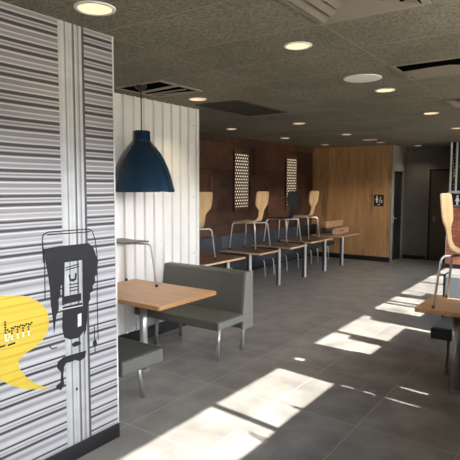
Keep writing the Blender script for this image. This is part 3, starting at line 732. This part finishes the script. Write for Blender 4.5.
# wall banquettes behind the row
def wall_bench(y0, y1, label):
    t = thing('long_banquette', label, 'bench', (-5.36, (y0+y1)/2, 0), 0, 'navy banquettes along the panelled wall')
    h_ = (y1-y0)/2
    MB().box((-.28, -h_, .34), (.30, h_, .44), bev=.015).build('seat', MT['vinyl_navy'], t)
    MB().box((-.315, -h_, .12), (-.19, h_, .84), bev=.015).build('backrest', MT['vinyl_navy'], t)
    for yy in (-h_+.25, h_-.25, -.15, .2):
        MB().tube(rounded([(.18, yy, .345), (.24, yy, .30), (.24, yy+.03, .006)], .03), .0115, n=8).tube([(.24, yy+.03, .007), (.24, yy+.03, 0)], .014, n=8).build('leg', MT['grey_post'], t)
    return t
wall_bench(5.20, 7.60, 'long navy wall banquette along the dark panelled wall, nearer stretch')
wall_bench(7.62, 9.60, 'long navy wall banquette along the dark panelled wall, middle stretch')
wall_bench(9.62, 11.70, 'long navy wall banquette along the dark panelled wall, stretch by oak wall')

# booster boxes on the last table
def booster(loc, rz, ln, label, end, w_=.11, mat='booster'):
    t = thing('booster_seat', label, 'booster seat', loc, rz, 'wooden booster boxes on the last table')
    b = MB(); h_, th = .125, .014
    b.box((-w_/2, -ln/2, 0), (w_/2, ln/2, th)); b.box((-w_/2, -ln/2, th), (-w_/2+th, ln/2, h_)); b.box((w_/2-th, -ln/2, th), (w_/2, ln/2, h_))
    b.box((-w_/2+th, -ln/2, th), (w_/2-th, -ln/2+th, h_)); b.box((-w_/2+th, ln/2-th, th), (w_/2-th, ln/2, h_))
    b.build('box_body', MT[mat], t)
    MB().box((-w_/2+th, -ln/2+th, h_-.02), (w_/2-th, ln/2-th, h_-.004)).build('seat_board', MT[mat], t)
    if end:
        MB().box((-w_/2+.008, -ln/2-.004, .012), (w_/2-.008, -ln/2, h_-.012)).build('end_label', MT['white'], t)
        q = MB()
        q.box((w_/2, -.13, .05), (w_/2+.002, .10, .072)); q.build('hand_slot', MT['stem'], t)
booster((-4.62, 11.0, ZT), 0, .78, 'front wooden booster box with a white end on the last dark table', True, .075)
booster((-4.915, 11.2, ZT), 0, .95, 'rear wooden booster box standing behind the white ended one, lower of two', False, .11, 'ply_brown')  # darker ply paints in the shade beneath the top box
booster((-4.915, 11.22, ZT+.126), 0, .98, 'top wooden booster box of the stack behind the white ended one', False)

# ------------------------------------------------------------------ pinhole light panels and raised squares on the dark wall
def pin_panel(y0, y1, z0, z1, label, skew):
    t = thing('pinhole_light_panel', label, 'light panel', (XBR+.003, (y0+y1)/2, 0), 0, 'pinhole light panels on the dark wall')
    h_ = (y1-y0)/2
    MB().box((0, -h_, z0-.10), (.022, h_, z1+.10), bev=.003).build('panel_board', MT['patch'], t)
    MB().box((.022, -h_+.035, z0), (.026, h_-.035, z1)).build('lit_holes', MT['pin_glow'], t)['label'] = 'rows of small glowing pinholes'
pin_panel(8.27, 8.80, 1.355, 2.405, 'panel of small glowing holes on the dark wall, nearer one', 0)
pin_panel(10.38, 10.90, 1.335, 2.405, 'panel of small glowing holes on the dark wall, farther one behind black chair', 1)
sq = [(7.5, 8.05, 1.30, 1.95), (8.85, 9.45, 1.50, 1.95), (9.55, 10.1, 1.05, 1.75), (10.9, 11.35, 1.15, 1.70), (6.6, 7.3, 1.1, 1.7), (9.0, 9.9, 2.0, 2.55)]
for i, (a, b, c, d_) in enumerate(sq):
    struct(MB().box((XBR, a, c), (XBR+.02+.006*(i % 3), b, d_), bev=.003).build('trim_%d' % (7+i), MT['patch']))

# ------------------------------------------------------------------ restroom signs
def figure(mb, cx_, cz, s, kind, fn, d0, d1):
    ci = lambda x, z, r: mb.prism([(x+r*math.cos(k*PI/6), z+r*math.sin(k*PI/6)) for k in range(12)], fn, d0, d1)
    po = lambda pts: mb.prism([(cx_+a*s, cz+b*s) for a, b in pts], fn, d0, d1)
    if kind == 'chair':
        ci(cx_-.04*s, cz+.42*s, .09*s)
        po([(-.09, .30), (.03, .30), (.06, .02), (.22, .02), (.32, -.28), (.22, -.30), (.14, -.08), (-.09, -.08)])
        for k in range(14):
            a0, a1 = PI*.75+k*PI*.095, PI*.75+(k+1)*PI*.095
            mb.prism([(cx_+(.0+r_*math.cos(a_))*s, cz+(-.18+r_*math.sin(a_))*s) for r_, a_ in ((.26, a0), (.26, a1), (.20, a1), (.20, a0))], fn, d0, d1)
        return
    ci(cx_, cz+.42*s, .10*s)
    if kind == 'woman': po([(-.09, .29), (.09, .29), (.24, -.12), (.10, -.12), (.10, -.50), (-.10, -.50), (-.10, -.12), (-.24, -.12)])
    else: po([(-.18, .29), (.18, .29), (.18, -.10), (.10, -.10), (.10, -.50), (-.10, -.50), (-.10, -.10), (-.18, -.10)])
t = thing('restroom_sign', 'small black restroom sign with white figures on the oak wall', 'sign', (-4.015, YOAK, 1.45))
MB().box((-.115, -.012, -.135), (.115, 0, .135), bev=.003).build('sign_plate', MT['black'], t)
fg = MB(); fn = lambda u_, v_, d: (u_, d, v_)
figure(fg, -.045, .025, .16, 'woman', fn, -.013, -.012); figure(fg, .045, .005, .15, 'chair', fn, -.013, -.012)
fg.box((-.03, -.013, -.105), (.03, -.012, -.09))
fg.build('pictogram', MT['white'], t)

# ------------------------------------------------------------------ brick half wall with leafy screen above
YD = 11.75; XD = -2.48
struct(MB().box((XD, YD, .10), (XR, YD+.16, 1.33)).build('wall_divider', MT['brick']))
struct(MB().box((XD+.01, YD+.01, 0), (XR, YD+.15, .10)).build('baseboard_divider', MT['black_base']))
struct(MB().box((XD-.012, YD-.006, .10), (XD, YD+.166, 1.66)).build('trim_20', MT['grey_post']))
t = thing('restroom_sign', 'black restroom sign band with white figures on top of the brick half wall', 'sign', (XD, YD, 1.33))
MB().box((0, -.004, .001), (XR-XD, .16, .30)).build('sign_board', MT['black'], t)
fg = MB()
for i, (kx, kd) in enumerate(((.19, 'woman'), (.30, 'man'), (.42, 'chair'))): figure(fg, kx, .16, .20, kd, fn, -.006, -.004)
fg.box((.12, -.006, .03), (.42, -.004, .042))
fg.build('pictogram', MT['white'], t)
t = thing('leafy_screen', 'tall silver framed screen with climbing leaves above the brick half wall', 'screen', (XD, YD+.08, 1.632))
W_ = XR-XD
MB().box((0, -.03, 0), (W_, .03, .06), bev=.003).build('bottom_rail', MT['grey_post'], t)
for px_ in (.0, .115, .30, .60, .90, 1.4, 1.9, 2.4, W_-.035):
    MB().box((px_, -.02, .061), (px_+.035, .02, HC-1.633), bev=.003).build('post', MT['grey_post'], t)
MB().box((.0, .022, .061), (W_, .026, HC-1.633)).build('dark_glass', MT['black'], t)
def leaf(mb, c, s, a, tilt):
    pts = [(0, -1), (.45, -.4), (.5, .1), (.25, .7), (0, 1), (-.25, .7), (-.5, .1), (-.45, -.4)]
    ca, sa = math.cos(a), math.sin(a); n0 = []
    for th in (0, .002):
        n0.append([mb.bm.verts.new((c[0]+(x*ca-z*sa)*s, c[1]+tilt*x*s+th+abs(x)*.2*s, c[2]+(x*sa+z*ca)*s)) for x, z in pts])
    mb.bm.faces.new(n0[0]); mb.bm.faces.new(n0[1][::-1])
    for i in range(8): mb.bm.faces.new([n0[0][i], n0[0][(i+1) % 8], n0[1][(i+1) % 8], n0[1][i]])
for vi, vx in enumerate((.080, .245, .46, .75, 1.1, 1.6, 2.1)):
    st = [(vx+.02*math.sin(q*1.7+vi), -.004, .061+q*.1) for q in range(10)]
    MB().tube(st, .004, n=6).build('vine_stem', MT['stem'], t)
    lf = MB()
    for q in range(12):
        zz = .12+q*.065
        leaf(lf, (vx+.02*math.sin(zz*17+vi)+random.uniform(-.022, .022), -.008-random.uniform(0, .006), zz), random.uniform(.022, .045) if 3 < q < 9 else .016, random.uniform(-1, 1), random.uniform(-.3, .3))
    lf.build('leaves', MT['green'], t)

# ------------------------------------------------------------------ light
sun = bpy.data.lights.new('sun', 'SUN'); sun.energy = 15.5; sun.color = (1., .965, .90); sun.angle = math.radians(.53)
so = bpy.data.objects.new('sun', sun); COL.objects.link(so)
dirv = Vector((-1, SUN_SH, -.825)); so.rotation_euler = dirv.to_track_quat('-Z', 'Y').to_euler(); so.location = (8, 4, 9)
wd = bpy.data.worlds.new('daylight'); SC.world = wd; wd.use_nodes = True
nt = wd.node_tree; bg = nt.nodes['Background']
tc = N(nt, 'ShaderNodeTexCoord'); sx = N(nt, 'ShaderNodeSeparateXYZ'); nt.links.new(tc.outputs['Generated'], sx.inputs[0])
mr = N(nt, 'ShaderNodeMapRange'); mr.inputs['From Min'].default_value = -.3; mr.inputs['From Max'].default_value = .7; nt.links.new(sx.outputs['Z'], mr.inputs['Value'])
r = ramp(nt, [(0, (.46, .42, .35)), (.29, (.40, .37, .32)), (.315, (.16, .16, .15)), (.36, (.20, .20, .19)), (.44, (1.1, 1.1, 1.12)), (.80, (1.0, 1.05, 1.12)), (.97, (.20, .27, .38))])
nt.links.new(mr.outputs['Result'], r.inputs['Fac']); nt.links.new(r.outputs['Color'], bg.inputs['Color'])
bg.inputs['Strength'].default_value = 21

# ------------------------------------------------------------------ camera
cam = bpy.data.cameras.new('camera'); co = bpy.data.objects.new('camera', cam); COL.objects.link(co)
FPX, pitch, yaw, roll = 507.85, .0841803, -.6127265, .003361
cam.sensor_width = 36; cam.sensor_fit = 'HORIZONTAL'; cam.lens = 36*FPX/460; cam.clip_start = .02
fy = Vector((math.sin(yaw)*math.cos(pitch), math.cos(yaw)*math.cos(pitch), -math.sin(pitch)))
r0 = Vector((math.cos(yaw), -math.sin(yaw), 0)); u0 = r0.cross(fy)
rr = r0*math.cos(roll)+u0*math.sin(roll); uu = u0*math.cos(roll)-r0*math.sin(roll)
M3 = Matrix((rr, uu, -fy)).transposed()
co.matrix_world = Matrix.Translation((0, 0, 1.75)) @ M3.to_4x4()
SC.camera = co
SC.view_settings.view_transform = 'Standard'; SC.view_settings.look = 'None'; SC.view_settings.gamma = 1; SC.view_settings.use_curve_mapping = False
SC.view_settings.exposure = 0.5
